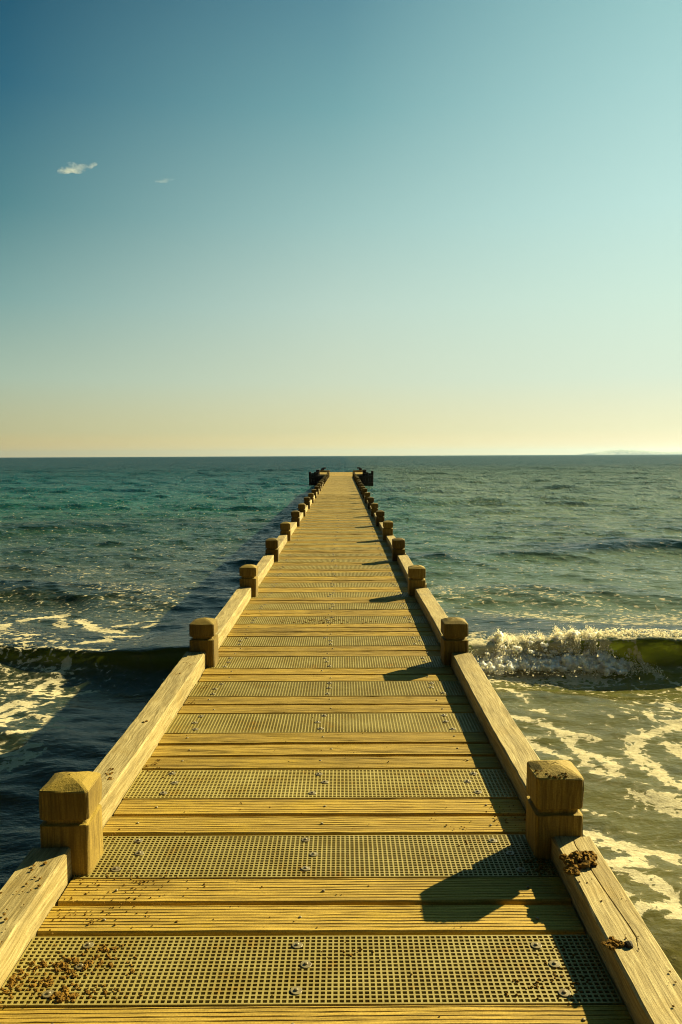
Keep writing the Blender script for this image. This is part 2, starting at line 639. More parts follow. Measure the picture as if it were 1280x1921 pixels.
def hooked_post(x, yq, s):
    """tall dark pile with a short arm pointing inwards"""
    t = MB()
    t.box(-.17, .17, -.17, .17, -5, .40)
    p = MB()
    p.box(*sorted((s * -.02, s * -.40)), -.13, .13, .32, .47)
    r = thing('mooring_post', 'dark mooring post with inward arm on %s far corner of jetty platform' % ('left' if s < 0 else 'right'), 'mooring post', (x, yq, 0), 'mooring posts at the jetty end')
    obj('shaft', bevelled(t.build('shaft'), .03), M['dark_timber'], r)
    obj('arm', bevelled(p.build('arm'), .03), M['dark_timber'], r, (0, 0, .002), (0, s * .12, 0))
    fl = MB().box(-.36, .36, -.2, .2, .06, .2)
    obj('collar', bevelled(fl.build('collar'), .02), M['dark_timber'], r)
hooked_post(-1.95, P1 + .2, -1)
hooked_post(2.0, P1 + .2, 1)

def fender(x_in, x_out, yq, s):
    r = thing('fender', 'dark timber fender wall standing in water %s of the jetty end' % ('left' if s < 0 else 'right'), 'fender', (s * (x_in + x_out) / 2, yq, WATER), 'timber fenders beside the jetty end')
    n = 7
    wq = (x_out - x_in) / n
    rn = random.Random(5 + s)
    for k in range(n):
        xa = s * (x_in + (k + .5) * wq) - s * (x_in + x_out) / 2
        top = (1.02, 1.10, 1.22, 1.40, 1.50, 1.42, 1.58)[k] + rn.uniform(-.06, .06)
        m = MB().box(-wq * .48, wq * .48, -.15, .15, -3, top).build('pile')
        obj('pile', bevelled(m, .02), M['dark_timber'], r, (xa, rn.uniform(-.03, .03), 0), (0, s * .02 * k / n, 0))
    for zz in (.35, .95):
        obj('waling', bevelled(MB().box(-(x_out - x_in) / 2, (x_out - x_in) / 2, -.42, -.17, zz, zz + .22).build('waling'), .02), M['dark_timber'], r)
    obj('king_pile', bevelled(MB().box(-.17, .17, .2, .54, -3, 1.72).build('king_pile'), .03), M['dark_timber'], r, (s * .0, 0, 0))
fender(1.35, 2.95, 73.0, -1)
fender(1.35, 2.95, 73.0, 1)

# sand lying on the jetty -------------------------------------------------
def clod(seed, r, flat=.55, n=4):
    bm = bmesh.new()
    bmesh.ops.create_icosphere(bm, subdivisions=n, radius=1)
    o = Vector((seed * 3.1, seed * 1.7, 0))
    for q in bm.verts:
        p = q.co.copy()
        d = 1 + .42 * noise.fractal(p * 1.3 + o, .6, 2, 3) + .34 * noise.fractal(p * 4.2 + o, .7, 2, 4)
        q.co = Vector((p.x * r * d, p.y * r * d, max(-.1 * r, p.z * r * flat * d)))
    m = bpy.data.meshes.new('sand_clump')
    bm.to_mesh(m); bm.free()
    return m

def join(parts):
    mb = MB()
    for m, (x, yq, z), rz in parts:
        c, s = math.cos(rz), math.sin(rz)
        mb.add([(p.co.x * c - p.co.y * s + x, p.co.x * s + p.co.y * c + yq, p.co.z + z) for p in m.vertices], [tuple(p.vertices) for p in m.polygons])
    return mb

rn = random.Random(11)
base = [clod(k, 1.0, .8, 2 + (k % 2)) for k in range(6)]
def pile(pts, name):
    mb = MB()
    for (x, yq, z, r) in pts:
        m = base[rn.randrange(6)]
        a = rn.uniform(0, 6.3)
        c, s = math.cos(a) * r, math.sin(a) * r
        mb.add([(p.co.x * c - p.co.y * s + x, p.co.x * s + p.co.y * c + yq, p.co.z * r + z) for p in m.vertices], [tuple(p.vertices) for p in m.polygons])
    return mb.build(name)

pts = []
for _ in range(46):
    u, w_ = rn.uniform(-1, 1), rn.uniform(-1, 1)
    pts.append((u * .058, w_ * .042 + u * .012, .006 + .022 * (1 - u * u * .8) * rn.random(), rn.uniform(.008, .022)))
pts += [(-.052 + rn.uniform(-.02, .02), -.055 + rn.uniform(-.03, .02), .006, rn.uniform(.007, .014)) for _ in range(14)]
tag(obj('sand_clump', pile(pts, 'sand_clump'), M['sand'], None, (1.045, 3.01, .097)), 'large crumbly lump of brown sand on the right rail just before the nearest right post', 'sand')
pts = [(rn.gauss(0, .018), rn.gauss(0, .014), .002, rn.uniform(.004, .010)) for _ in range(26)]
tag(obj('sand_clump', pile(pts, 'sand_clump'), M['sand'], None, (1.005, 2.50, .098)), 'small crumbly patch of sand part way along the nearest right rail', 'sand')
tag(obj('stone_chip', clod(9, .016, .8, 2), M['beam'], None, (1.045, 2.49, .10)), 'dark flat stone chip beside the small sand patch on the right rail', 'stone')

# loose sand scattered over the grating, boards and rails: nobody could count it
pts = []
def spread(cx, cy, sx, sy, n, z=.002, r0=.003, r1=.010):
    for _ in range(n):
        pts.append((cx + rn.gauss(0, sx), cy + rn.gauss(0, sy), z, rn.uniform(r0, r1) * rn.uniform(.5, 1)))
spread(-.86, 2.50, .070, .050, 110, r1=.009)
spread(-.74, 2.545, .06, .024, 70, r1=.011)
spread(-.95, 2.42, .02, .05, 60)
spread(-.76, 2.385, .025, .012, 40, r1=.012)
spread(-.70, 2.63, .03, .012, 22)
spread(-.66, 2.40, .05, .02, 36, r1=.006)
spread(-.80, 2.86, .12, .07, 90, r1=.005)
spread(-.75, 3.06, .14, .06, 70, r1=.005)
spread(.86, 2.50, .05, .07, 45, r1=.006)
spread(.93, 3.17, .03, .05, 60, r1=.009)
spread(.72, 2.42, .05, .03, 24, r1=.006)
spread(.15, 2.60, .06, .02, 18, r1=.006)
spread(-.12, 8.07, .22, .08, 130, r1=.010)
spread(.62, 3.46, .05, .06, 26, r1=.005)
spread(.88, 3.62, .05, .08, 40, r1=.006)
spread(.0, 4.2, .6, .9, 70, r1=.0045)
spread(0, 2.9, .5, .4, 60, r1=.0035)
for k in range(7):
    spread(-.93 + rn.uniform(0, .03), rn.uniform(3.4, 9), .02, .05, 10, r1=.007)
pts = [q for q in pts if abs(q[0]) < .98]
for _ in range(11):                                         # crumbs on the rail tops
    yq = rn.uniform(3.4, 6.0)
    x = -rn.uniform(1.02, 1.10)
    for q in range(6):
        pts.append((x + rn.gauss(0, .008), yq + rn.gauss(0, .012), .123, rn.uniform(.003, .008)))
for _ in range(40):
    pts.append((-rn.uniform(1.0, 1.13), rn.uniform(2.2, 3.0), .123, rn.uniform(.002, .007)))
for _ in range(22):
    pts.append((rn.uniform(1.0, 1.13), rn.uniform(2.05, 2.9), .101, rn.uniform(.0012, .004)))
kind(obj('loose_sand', pile(pts, 'loose_sand'), M['sand']), 'stuff')
# sand on top of the nearest right post
pts = []
for _ in range(60):
    u = rn.uniform(-.085, .03); w_ = rn.uniform(-.09, -.02) if rn.random() < .7 else rn.uniform(-.09, .06)
    z = .35 + .030 * (1 - max(abs(u), abs(w_)) / .1)
    pts.append((u, w_, z - .002, rn.uniform(.003, .008)))
kind(obj('loose_sand', pile(pts, 'loose_sand'), M['sand'], None, (1.024, 3.328, 0)), 'stuff')

# ------------------------------------------------------------------ sea
def spectrum_tile(L, N, lmin, lmax, wind, spread, power, seed):
    """periodic patch of wind waves: height and sideways drift, scaled to unit rms height"""
    rg = np.random.default_rng(seed)
    k1 = np.fft.fftfreq(N, L / N) * 2 * np.pi
    kx, ky = np.meshgrid(k1, k1)
    k = np.hypot(kx, ky)
    k[0, 0] = 1
    lam = 2 * np.pi / k
    co = (kx * wind[0] + ky * wind[1]) / k
    amp = k ** (-power) * (np.abs(co) ** spread + .05) * (1 / (1 + (lam / lmax) ** 6)) * (1 / (1 + (lmin / lam) ** 6))
    amp[0, 0] = 0
    ph = rg.normal(size=(N, N)) + 1j * rg.normal(size=(N, N))
    F = amp * ph
    h = np.fft.ifft2(F).real
    dx = np.fft.ifft2(1j * kx / k * F).real
    dy = np.fft.ifft2(1j * ky / k * F).real
    s = h.std()
    return h / s, dx / s, dy / s

def sample(tile, L, x, y):
    N = tile.shape[0]
    u = (x / L * N) % N
    v = (y / L * N) % N
    i, j = np.floor(u).astype(int), np.floor(v).astype(int)
    fu, fv = u - i, v - j
    i %= N; j %= N
    i2, j2 = (i + 1) % N, (j + 1) % N
    return (tile[j, i] * (1 - fu) + tile[j, i2] * fu) * (1 - fv) + (tile[j2, i] * (1 - fu) + tile[j2, i2] * fu) * fv

def wob(x, seed, scales):
    rg = np.random.default_rng(seed)
    r = np.zeros_like(x)
    for s, a in scales:
        r += a * np.sin(x * 2 * np.pi / s + rg.uniform(0, 6.28))
    return r

def spaced(start, fine_to, step, end, p):
    out = [start]
    while out[-1] < end:
        t = out[-1]
        out.append(t + (step if t < fine_to else step * (t / fine_to) ** p))
    return out

ya = spaced(3.0, 17, .05, 20000, 1.32)
ya = [-60, -30, -15, -8, -4, -2, -.5, .6, 1.4, 2, 2.4, 2.7] + ya
xp = spaced(0, 9, .06, 20000, 1.42)
xa = [-v for v in xp[:0:-1]] + xp
X, Y = np.meshgrid(np.array(xa), np.array(ya))
NYR, NXR = X.shape

def crest_line(x):
    return 11.45 + wob(x, 4, ((9.0, .16), (3.7, .06))) - .02 * x

def smooth(a, b, v):
    t = np.clip((v - a) / (b - a), 0, 1)
    return t * t * (3 - 2 * t)

def swell(x, y):
    """the lines of swell running in to the beach: height and shoreward lean"""
    h = np.zeros_like(x); lean = np.zeros_like(x)
    # first line: breaking on the right of the jetty, still unbroken on the left
    a = .29 + .05 * wob(x, 8, ((7, 1), (3.1, .5))) + .12 * smooth(1.0, 2.2, x)
    s = y - crest_line(x)
    front = np.exp(-(np.abs(s) / .40) ** 1.8)
    back = np.exp(-(np.abs(s) / 1.7) ** 1.6)
    g = np.where(s < 0, front, back)
    h += a * g - .06 * np.exp(-((s + 1.15) / .55) ** 2)
    lean += -.27 * np.exp(-((s + .02) / .30) ** 2) * a / .3
    for (yc, tilt, amp, wf, wb, sd) in ((21.8, .22, .20, .8, 2.2, 11), (16.4, .05, .09, .7, 1.8, 19), (33, -.05, .20, 1.2, 3.2, 12), (49, .08, .26, 1.6, 4.0, 13),
                                        (70, -.05, .24, 2.2, 5, 14), (95, .04, .24, 2.6, 6, 15), (127, 0, .24, 3, 7, 16), (165, .05, .25, 3, 8, 17)):
        c = yc + tilt * np.clip(x, -20, 25) + wob(x, sd, ((31, .9), (13, .5), (6, .15)))
        m = np.clip(.62 + wob(x, sd + 40, ((27, .45), (11, .35), (5, .12))), .05, 1.3)
        s = y - c
        g = np.where(s < 0, np.exp(-(np.abs(s) / wf) ** 1.8), np.exp(-(np.abs(s) / wb) ** 1.6))
        h += amp * m * g - .2 * amp * m * np.exp(-((s + 2.2 * wf) / wf) ** 2)
        lean += -.5 * amp * m * np.exp(-(s / wf) ** 2)
    return h, lean

wind = (-.35, -.94)
T_S = spectrum_tile(11.3, 512, .16, 1.1, wind, 2, 2.05, 1)
T_M = spectrum_tile(37.0, 512, .8, 4.5, wind, 3, 2.2, 2)
T_L = spectrum_tile(163.0, 512, 3, 13, (-.2, -.98), 3, 2.15, 3)
fade_s = 1 - smooth(40, 100, np.hypot(X, Y))
fade_m = 1 - smooth(110, 260, np.hypot(X, Y))
fade_l = 1 - smooth(1200, 2600, np.hypot(X, Y))
calm = .72 + .28 * smooth(10.5, 16, Y) + .9 * smooth(20, 70, Y)
H0, LEAN = swell(X, Y)
hs, ds, es = [sample(t, 11.3, X, Y) for t in T_S]
hm, dm, em = [sample(t, 37.0, X, Y) for t in T_M]
hl, dl, el = [sample(t, 163.0, X, Y) for t in T_L]
A_S, A_M, A_L = .0105 * fade_s * (.8 + .3 * smooth(12, 20, Y)), .036 * calm * fade_m, (.05 + .05 * smooth(60, 150, Y)) * fade_l * smooth(14, 50, Y)
Z = H0 + A_S * hs + A_M * hm + A_L * hl
XX = X + .9 * (A_S * ds + A_M * dm + A_L * dl)
YY = Y + .9 * (A_S * es + A_M * em + A_L * el) + LEAN

FOAM=[([(-4.29,10.28),(-4.07,10.24),(-3.93,10.32),(-3.95,10.55),(-3.83,10.66),(-3.82,10.88),(-3.81,11.23)],0.07),
([(-3.86,9.95),(-3.76,10.05),(-3.59,10.0),(-3.39,10.05),(-3.35,10.23),(-3.15,10.27)],0.07),
([(-3.92,10.32),(-3.81,10.05)],0.09),
([(-3.78,10.59),(-3.58,10.09)],0.06),
([(-4.07,9.19),(-3.97,9.34),(-3.99,9.57),(-3.87,9.63),(-3.68,9.46),(-3.75,9.24),(-3.86,9.03),(-3.82,8.72),(-3.73,8.94)],0.1),
([(-3.83,8.66),(-3.64,8.61)],0.1),
([(-3.49,9.03),(-3.28,8.98),(-3.01,8.92)],0.05),
([(-3.27,8.94),(-3.23,8.71),(-3.12,8.65),(-3.16,8.88)],0.05),
([(-3.44,8.22),(-3.33,8.37),(-3.11,8.52),(-2.96,8.55)],0.06),
([(-3.41,7.71),(-3.21,7.75),(-3.12,7.86),(-2.99,7.97)],0.07),
([(-3.31,7.47),(-3.11,7.53),(-3.03,7.68)],0.12),
([(-3.71,9.8),(-3.52,9.8)],0.03),
([(-3.55,9.53),(-3.48,9.63)],0.05),
([(-3.35,9.38),(-3.22,9.41)],0.02),
([(-5.59,12.99),(-5.69,13.49)],0.12),
([(-5.62,13.96),(-5.43,14.24),(-5.04,14.6)],0.1),
([(-4.92,13.74),(-4.71,13.47),(-4.96,14.23)],0.07),
([(-4.64,14.15),(-4.33,13.73),(-4.22,13.4),(-3.92,13.14),(-3.58,12.95)],0.13),
([(-3.8,13.52),(-3.47,13.92),(-3.06,14.38)],0.12),
([(-3.54,12.43),(-3.3,12.51)],0.16),
([(-4.93,12.19),(-4.66,12.27)],0.07),
([(-3.8,11.91),(-3.55,12.09)],0.12),
([(-3.27,13.13),(-3.12,13.57)],0.08),
([(2.06,10.32),(2.25,10.2),(2.29,9.78),(2.35,9.38)],0.05),
([(2.31,9.12),(2.45,9.12),(2.45,8.94)],0.04),
([(2.01,8.84),(2.2,8.67),(2.41,8.44),(2.6,8.22),(2.73,8.13)],0.08),
([(2.41,8.44),(2.47,8.05),(2.51,7.77),(2.48,7.54),(2.52,7.25),(2.67,7.25)],0.08),
([(2.6,7.72),(2.76,7.61),(2.7,7.32)],0.07),
([(2.64,7.56),(2.77,7.46)],0.05),
([(2.01,8.23),(2.08,8.0),(2.21,7.83),(2.31,7.62)],0.05),
([(3.98,8.65),(3.64,8.37),(3.46,8.31),(3.21,8.13),(3.02,7.72),(3.09,7.46),(3.07,7.17),(3.18,6.95)],0.1),
([(3.6,8.99),(3.6,8.65),(3.86,8.58)],0.06),
([(4.01,9.44),(4.02,9.13),(4.15,8.99)],0.07),
([(3.52,7.98),(3.53,7.71)],0.12),
([(3.96,11.59),(4.16,11.41)],0.1),
([(3.68,11.09),(3.76,10.83)],0.06),
([(4.17,11.19),(4.38,10.77),(4.62,10.3)],0.05),
([(4.71,11.94),(5.02,11.87),(5.21,11.69)],0.06),
([(3.0,11.21),(3.16,11.26)],0.05),
([(3.08,10.16),(3.2,10.14)],0.03),
([(2.77,6.75),(2.89,6.64),(3.06,6.51)],0.17),
([(2.07,6.13),(2.18,6.02),(2.31,5.91),(2.49,5.85),(2.66,5.69)],0.09),
([(2.19,5.98),(2.32,5.88)],0.1),
([(1.99,5.68),(2.12,5.62),(2.21,5.73)],0.055),
([(2.35,5.87),(2.29,5.62)],0.075),
([(2.1,5.53),(2.22,5.45),(2.32,5.38),(2.36,5.26),(2.31,5.05),(2.27,4.95)],0.07),
([(2.14,5.08),(2.3,5.06)],0.06),
([(1.97,5.28),(2.04,5.22)],0.06),
([(2.02,8.0),(2.21,7.81),(2.33,7.63)],0.05),
([(2.14,6.57),(2.24,6.46)],0.02),
([(2.0,4.36),(2.04,4.34)],0.045),
([(2.02,5.01),(2.03,5.0)],0.035)]
def foam_field(x, y):
    f = np.zeros_like(x)
    for pts, w in FOAM:
        xs = [p[0] for p in pts]; ys = [p[1] for p in pts]
        m = (x > min(xs) - 4 * w) & (x < max(xs) + 4 * w) & (y > min(ys) - 4 * w) & (y < max(ys) + 4 * w)
        if not m.any():
            continue
        px, py = x[m], y[m]
        best = np.full(px.shape, 9.0)
        for (x0, y0), (x1, y1) in zip(pts[:-1], pts[1:]):
            dx, dy = x1 - x0, y1 - y0
            L2 = dx * dx + dy * dy + 1e-9
            t = np.clip(((px - x0) * dx + (py - y0) * dy) / L2, 0, 1)
            best = np.minimum(best, np.hypot(px - x0 - t * dx, py - y0 - t * dy))
        f[m] = np.maximum(f[m], np.exp(-(best / (w * 1.0)) ** 2))
    return f
near = (np.abs(X) < 9) & (Y > 2.9) & (Y < 17)
foam = np.zeros_like(X)
foam[near] = foam_field(X[near], Y[near])
# thin white lip along the first crest, broad wash where it breaks
s1 = Y - crest_line(X)
lipL = np.exp(-((s1 - .02) / .045) ** 2) * (X < -1.2) * (.62 + .25 * wob(X, 31, ((2.3, .6), (.9, .5))))
brk = smooth(1.0, 1.5, X) * (1 - smooth(3.4, 4.3, X))
wash = np.exp(-(np.clip(s1 + .40, -9, 9) / .72) ** 4) * brk * (.92 + .15 * wob(X, 33, ((.7, .5), (.31, .5))))
lipR = np.exp(-((s1 - .06) / .07) ** 2) * smooth(3.2, 4.2, X) * (.62 + .2 * wob(X, 35, ((1.7, .6), (.6, .5))))
run = np.exp(-((s1 + .95) / .34) ** 2) * brk * .42
backf = np.exp(-((s1 - 1.3) / .9) ** 2) * smooth(1.0, 2.0, X) * (1 - smooth(4, 6, X)) * .07
foam = np.maximum.reduce([foam, lipL, wash, lipR, run, backf])
# loose lace elsewhere over the shallows
lace = np.clip(.21 + .14 * sample(T_M[0], 37.0, X * 1.3 + 9, Y * .8), 0, .48) * (1 - smooth(14, 19, Y)) * smooth(3.8, 6, np.abs(X) + .15 * Y)
foam = np.maximum(foam, lace * .9)
far_l = np.clip(.05 + .13 * sample(T_M[0], 37.0, X * .7 + 3, Y * .6 + 7), 0, .42) * smooth(13, 15, Y) * (1 - smooth(17, 24, Y))
foam = np.maximum(foam, far_l)

verts = np.stack([XX, YY, Z + WATER], -1).reshape(-1, 3).astype(np.float32)
nv = len(verts)
jj, ii = np.meshgrid(np.arange(NYR - 1), np.arange(NXR - 1), indexing='ij')
a = (jj * NXR + ii).ravel()
quads = np.stack([a, a + 1, a + 1 + NXR, a + NXR], -1).astype(np.int32)
me = bpy.data.meshes.new('sea')
me.vertices.add(nv)
me.vertices.foreach_set('co', verts.ravel())
me.loops.add(quads.size)
me.loops.foreach_set('vertex_index', quads.ravel())
me.polygons.add(len(quads))
me.polygons.foreach_set('loop_start', np.arange(0, quads.size, 4, dtype=np.int32))
me.polygons.foreach_set('use_smooth', np.ones(len(quads), dtype=bool))
at_ = me.attributes.new('foam', 'FLOAT', 'POINT')
at_.data.foreach_set('value', foam.ravel().astype(np.float32))
me.update()

def water_mat():
    t = NT('sea_water')
    geo = t.new('NewGeometry')
    p = geo.outputs['Position']
    x, y, z = t.sep(p)
    at = t.new('Attribute', attribute_name='foam')
    dens = at.outputs['Fac']
    # colour of the water body: sandy shallows, green over the bar, blue-green outside
    n_big = t.noise(t.mapping(p, (.10, .22, 0)), 1.0, 4, .55)
    n_mid = t.noise(t.mapping(p, (.55, .9, 0)), 1.0, 5, .6)
    yy = t.math('ADD', y, t.math('MULTIPLY', t.math('SUBTRACT', n_big, .5), t.math('MULTIPLY', y, .8)))
    r = t.new('ValToRGB')
    lg = t.math('DIVIDE', t.math('LOGARITHM', t.math('MAXIMUM', yy, 2.0), 10.0), 3.5)
    t.l.new(lg, r.inputs[0])
    el = r.color_ramp.elements
    stops = [(.18, (.150, .132, .020)), (.27, (.145, .140, .030)), (.33, (.090, .125, .040)), (.40, (.020, .105, .058)), (.47, (.002, .115, .090)), (.55, (.001, .098, .125)), (.68, (.001, .066, .115)), (.9, (.001, .050, .095))]
    while len(el) < len(stops):
        el.new(.5)
    for k, (q, c) in enumerate(stops):
        el[k].position = q; el[k].color = c + (1,)
    # seabed patches seen through the shallows
    shallow = t.rng(y, 6, 22, 1, 0)
    body = t.mix(t.math('MULTIPLY', t.rng(n_mid, .48, .66), t.math('MULTIPLY', shallow, .65)), r.outputs[0], (.016, .015, .005))
    body = t.mix(t.math('MULTIPLY', t.rng(n_mid, .50, .30), t.math('MULTIPLY', shallow, .35)), body, (.095, .072, .016))
    # body colour darkened left of the jetty so the jetty's shadow blends in
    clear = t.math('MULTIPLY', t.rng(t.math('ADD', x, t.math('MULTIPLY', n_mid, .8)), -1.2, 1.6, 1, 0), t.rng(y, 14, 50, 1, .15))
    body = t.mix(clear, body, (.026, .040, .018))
    sky_sheen = t.math('MULTIPLY', t.rng(t.math('ADD', x, t.math('MULTIPLY', n_big, 6.0)), 2.5, 11, 0, .8), t.rng(y, 25, 260, 1, .25))  # bright sky reflection right of the jetty, painted into the body colour
    body = t.mix(t.math('MULTIPLY', sky_sheen, t.rng(y, 12, 18)), body, (.160, .200, .095))
    # surface ripples
    near_w = t.rng(y, 8, 60, 1, .0)
    r1 = t.noise(t.mapping(p, (1.0, 1.7, 1.0)), 9.0, 4, .6, .4)
    r2 = t.noise(t.mapping(p, (1.0, 1.6, 1.0)), 2.6, 5, .62, .3)
    r3 = t.noise(t.mapping(p, (.95, .34, 1.0)), 1.0, 5, .62, .4)
    r4 = t.noise(t.mapping(p, (.24, .045, 1.0)), 1.0, 5, .66, .4)
    b = t.bump(r1, .34, .022)
    b2 = t.new('Bump'); b2.inputs['Distance'].default_value = .16
    t.put(b2.inputs['Strength'], t.rng(y, 10, 40, .16, 1.0)); t.l.new(r2, b2.inputs['Height']); t.l.new(b, b2.inputs['Normal'])
    b3 = t.new('Bump'); b3.inputs['Distance'].default_value = .32
    t.put(b3.inputs['Strength'], t.rng(y, 18, 60, 0, 1.0)); t.l.new(r3, b3.inputs['Height']); t.l.new(b2.outputs[0], b3.inputs['Normal'])
    b4 = t.new('Bump'); b4.inputs['Distance'].default_value = .9
    t.put(b4.inputs['Strength'], t.rng(y, 70, 200, 0, 1.0)); t.l.new(r4, b4.inputs['Height']); t.l.new(b3.outputs[0], b4.inputs['Normal'])
    # the swell runs in to the beach, so its facets lean towards the shore
    ln = t.new('CombineXYZ'); t.l.new(t.rng(y, 8, 160, -.03, -.28), ln.inputs[1])
    nn = t.new('VectorMath', operation='NORMALIZE'); t.l.new(t.vadd(b4.outputs[0], ln.outputs[0]), nn.inputs[0])
    nrm = nn.outputs[0]
    # foam
    wv = t.new('VectorMath', operation='MULTIPLY_ADD')
    t.l.new(t.noise(p, 3.5, 3, .55, out='Color'), wv.inputs[0]); wv.inputs[1].default_value = (.30, .30, 0); t.l.new(p, wv.inputs[2])
    fp = t.mapping(wv.outputs[0], (1, 1.15, 0))
    f1 = t.noise(fp, 8.0, 7, .70)
    vor = t.new('TexVoronoi', feature='SMOOTH_F1'); t.l.new(fp, vor.inputs['Vector']); vor.inputs['Scale'].default_value = 13.0; vor.inputs['Smoothness'].default_value = .35
    fo = t.math('MULTIPLY_ADD', t.math('SUBTRACT', f1, .52), 2.3, dens)
    fo = t.math('MULTIPLY_ADD', t.math('SUBTRACT', vor.outputs['Distance'], .46), 1.15, fo)
    foam = t.rng(fo, .52, .60, 0, 1, True)
    thin = t.rng(fo, .10, .56, 0, .22)
    foam_c = t.mix(t.rng(t.noise(p, 26, 4, .65), .35, .65), (.40, .36, .23), (.54, .50, .34))
    mask = t.math('MAXIMUM', foam, thin)
    fb = t.bump(t.math('ADD', foam, t.math('MULTIPLY', t.noise(p, 45, 3), t.math('MULTIPLY', foam, .5))), .7, .012, nrm)
    t.n.remove(t.p)
    df = t.new('BsdfDiffuse')
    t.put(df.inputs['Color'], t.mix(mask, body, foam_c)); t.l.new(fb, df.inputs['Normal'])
    # thin standing crests pass light on; shallow water lets some of the bottom show
    tr = t.new('BsdfTranslucent')
    t.put(tr.inputs['Color'], t.mix(shallow, (.05, .40, .20), (.90, .84, .07)))
    t.l.new(nrm, tr.inputs['Normal'])
    tp = t.new('BsdfTransparent')
    t.put(tp.inputs['Color'], t.mix(shallow, (.15, .60, .45), (.92, .90, .45)))
    crest = t.math('MULTIPLY', t.rng(z, WATER + .03, WATER + .17), t.rng(y, 26, 40, 1, 0))
    m1 = t.new('MixShader'); m1.inputs[0].default_value = .58
    t.l.new(tp.outputs[0], m1.inputs[1]); t.l.new(tr.outputs[0], m1.inputs[2])
    m2 = t.new('MixShader')
    t.put(m2.inputs[0], t.math('MULTIPLY', t.math('SUBTRACT', 1.0, t.math('MULTIPLY', mask, .85)), t.mixf(crest, t.rng(y, 6, 60, .36, .2), .95)))
    t.l.new(df.outputs[0], m2.inputs[1]); t.l.new(m1.outputs[0], m2.inputs[2])
    # mirror of the sky on top
    gl = t.new('BsdfGlossy')
    t.put(gl.inputs['Roughness'], t.rng(y, 20, 200, .05, .07)); t.l.new(nrm, gl.inputs['Normal'])
    fr = t.new('Fresnel'); fr.inputs['IOR'].default_value = 1.36; t.l.new(nrm, fr.inputs['Normal'])
    top = t.new('MixShader')
    t.put(top.inputs[0], t.math('MULTIPLY', t.math('MULTIPLY', fr.outputs[0], t.rng(y, 20, 120, 1.0, .55)), t.math('SUBTRACT', 1.0, t.math('MULTIPLY', foam, .9))))
    t.l.new(m2.outputs[0], top.inputs[1]); t.l.new(gl.outputs[0], top.inputs[2])
    t.l.new(top.outputs[0], t.out.inputs['Surface'])
    return t.m
M['water'] = water_mat()
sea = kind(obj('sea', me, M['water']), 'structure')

# ground below the water, rising to the beach behind the viewer
gy = [-400, -60, -20, -9, 0, 8, 20, 60, 200, 22000]
gz = [3, 2.0, .6, -.4, -1.75, -2.3, -3.2, -6, -14, -30]
gx = [-22000, -200, -40, 0, 40, 200, 22000]
gv = [(x, yq, z) for yq, z in zip(gy, gz) for x in gx]
gf = [(j * 7 + i, j * 7 + i + 1, j * 7 + i + 8, j * 7 + i + 7) for j in range(len(gy) - 1) for i in range(6)]
kind(obj('seabed', mesh_of('seabed', gv, gf), M['beach']), 'structure')

# spray and tumbling foam of the breaking wave --------------------------------
def foam_mat():
    t = NT('breaking_foam')
    geo = t.new('NewGeometry')
    a = t.noise(geo.outputs['Position'], 30, 4, .65)
    c = t.mix(t.rng(a, .35, .65), (.86, .82, .68), (.93, .90, .78))
    t.put(t.p.inputs['Base Color'], c)
    t.p.inputs['Roughness'].default_value = .5
    t.p.inputs['Specular IOR Level'].default_value = .4
    t.l.new(t.bump(t.noise(geo.outputs['Position'], 70, 4, .7), .8, .012), t.p.inputs['Normal'])
    tr = t.new('BsdfTranslucent'); tr.inputs['Color'].default_value = (.95, .92, .78, 1)
    mx = t.new('MixShader'); mx.inputs[0].default_value = .68
    t.l.new(t.p.outputs[0], mx.inputs[1]); t.l.new(tr.outputs[0], mx.inputs[2])
    t.l.new(mx.outputs[0], t.out.inputs['Surface'])
    return t.m
M['foam'] = foam_mat()

def ico(sub):
    bm = bmesh.new(); bmesh.ops.create_icosphere(bm, subdivisions=sub, radius=1)
    v = np.array([q.co[:] for q in bm.verts]); f = np.array([[q.index for q in p.verts] for p in bm.faces])
    bm.free()
    return v, f
def blobs(name, cen, rad, sub, seed, stretch=(1, 1, 1), jig=.25):
    rg = np.random.default_rng(seed)
    v, f = ico(sub)
    n = len(cen)
    d = 1 + jig * rg.normal(size=(n, len(v), 1))
    ax = np.array(stretch) * (1 + .35 * rg.normal(size=(n, 1, 3)))
    V = cen[:, None, :] + v[None] * rad[:, None, None] * d * ax
    Fq = f[None] + (np.arange(n) * len(v))[:, None, None]
    m = bpy.data.meshes.new(name)
    V = V.reshape(-1, 3).astype(np.float32); Fq = Fq.reshape(-1, 3).astype(np.int32)
    m.vertices.add(len(V)); m.vertices.foreach_set('co', V.ravel())
    m.loops.add(Fq.size); m.loops.foreach_set('vertex_index', Fq.ravel())
    m.polygons.add(len(Fq)); m.polygons.foreach_set('loop_start', np.arange(0, Fq.size, 3, dtype=np.int32))
    m.polygons.foreach_set('use_smooth', np.ones(len(Fq), dtype=bool))
    m.update()
    return m
rg = np.random.default_rng(5)
def crest_pts(n, x0, x1, env, sy, lo=0.0, up=1.0, sh=0.0):
    x = rg.uniform(x0, x1, n)
    e = np.interp(x, *env) * (1 + .10 * np.sin(x * 5.3 + 1) + .12 * np.sin(x * 13.7) + .12 * np.sin(x * 29.0 + 2) + .10 * np.sin(x * 53.0))
    u = lo + (up - lo) * rg.random(n)
    z = u * e
    yc = crest_line(x) - .30 + sh + .30 * (u - .5)
    y = yc + sy * rg.normal(size=n) * (1.15 - .6 * u)
    return np.stack([x, y, z + WATER], -1)
ENV = ([1.1, 1.6, 2.0, 2.5, 2.8, 3.05, 3.3, 3.7, 4.0, 4.4], [.15, .22, .25, .32, .30, .39, .42, .39, .31, .13])
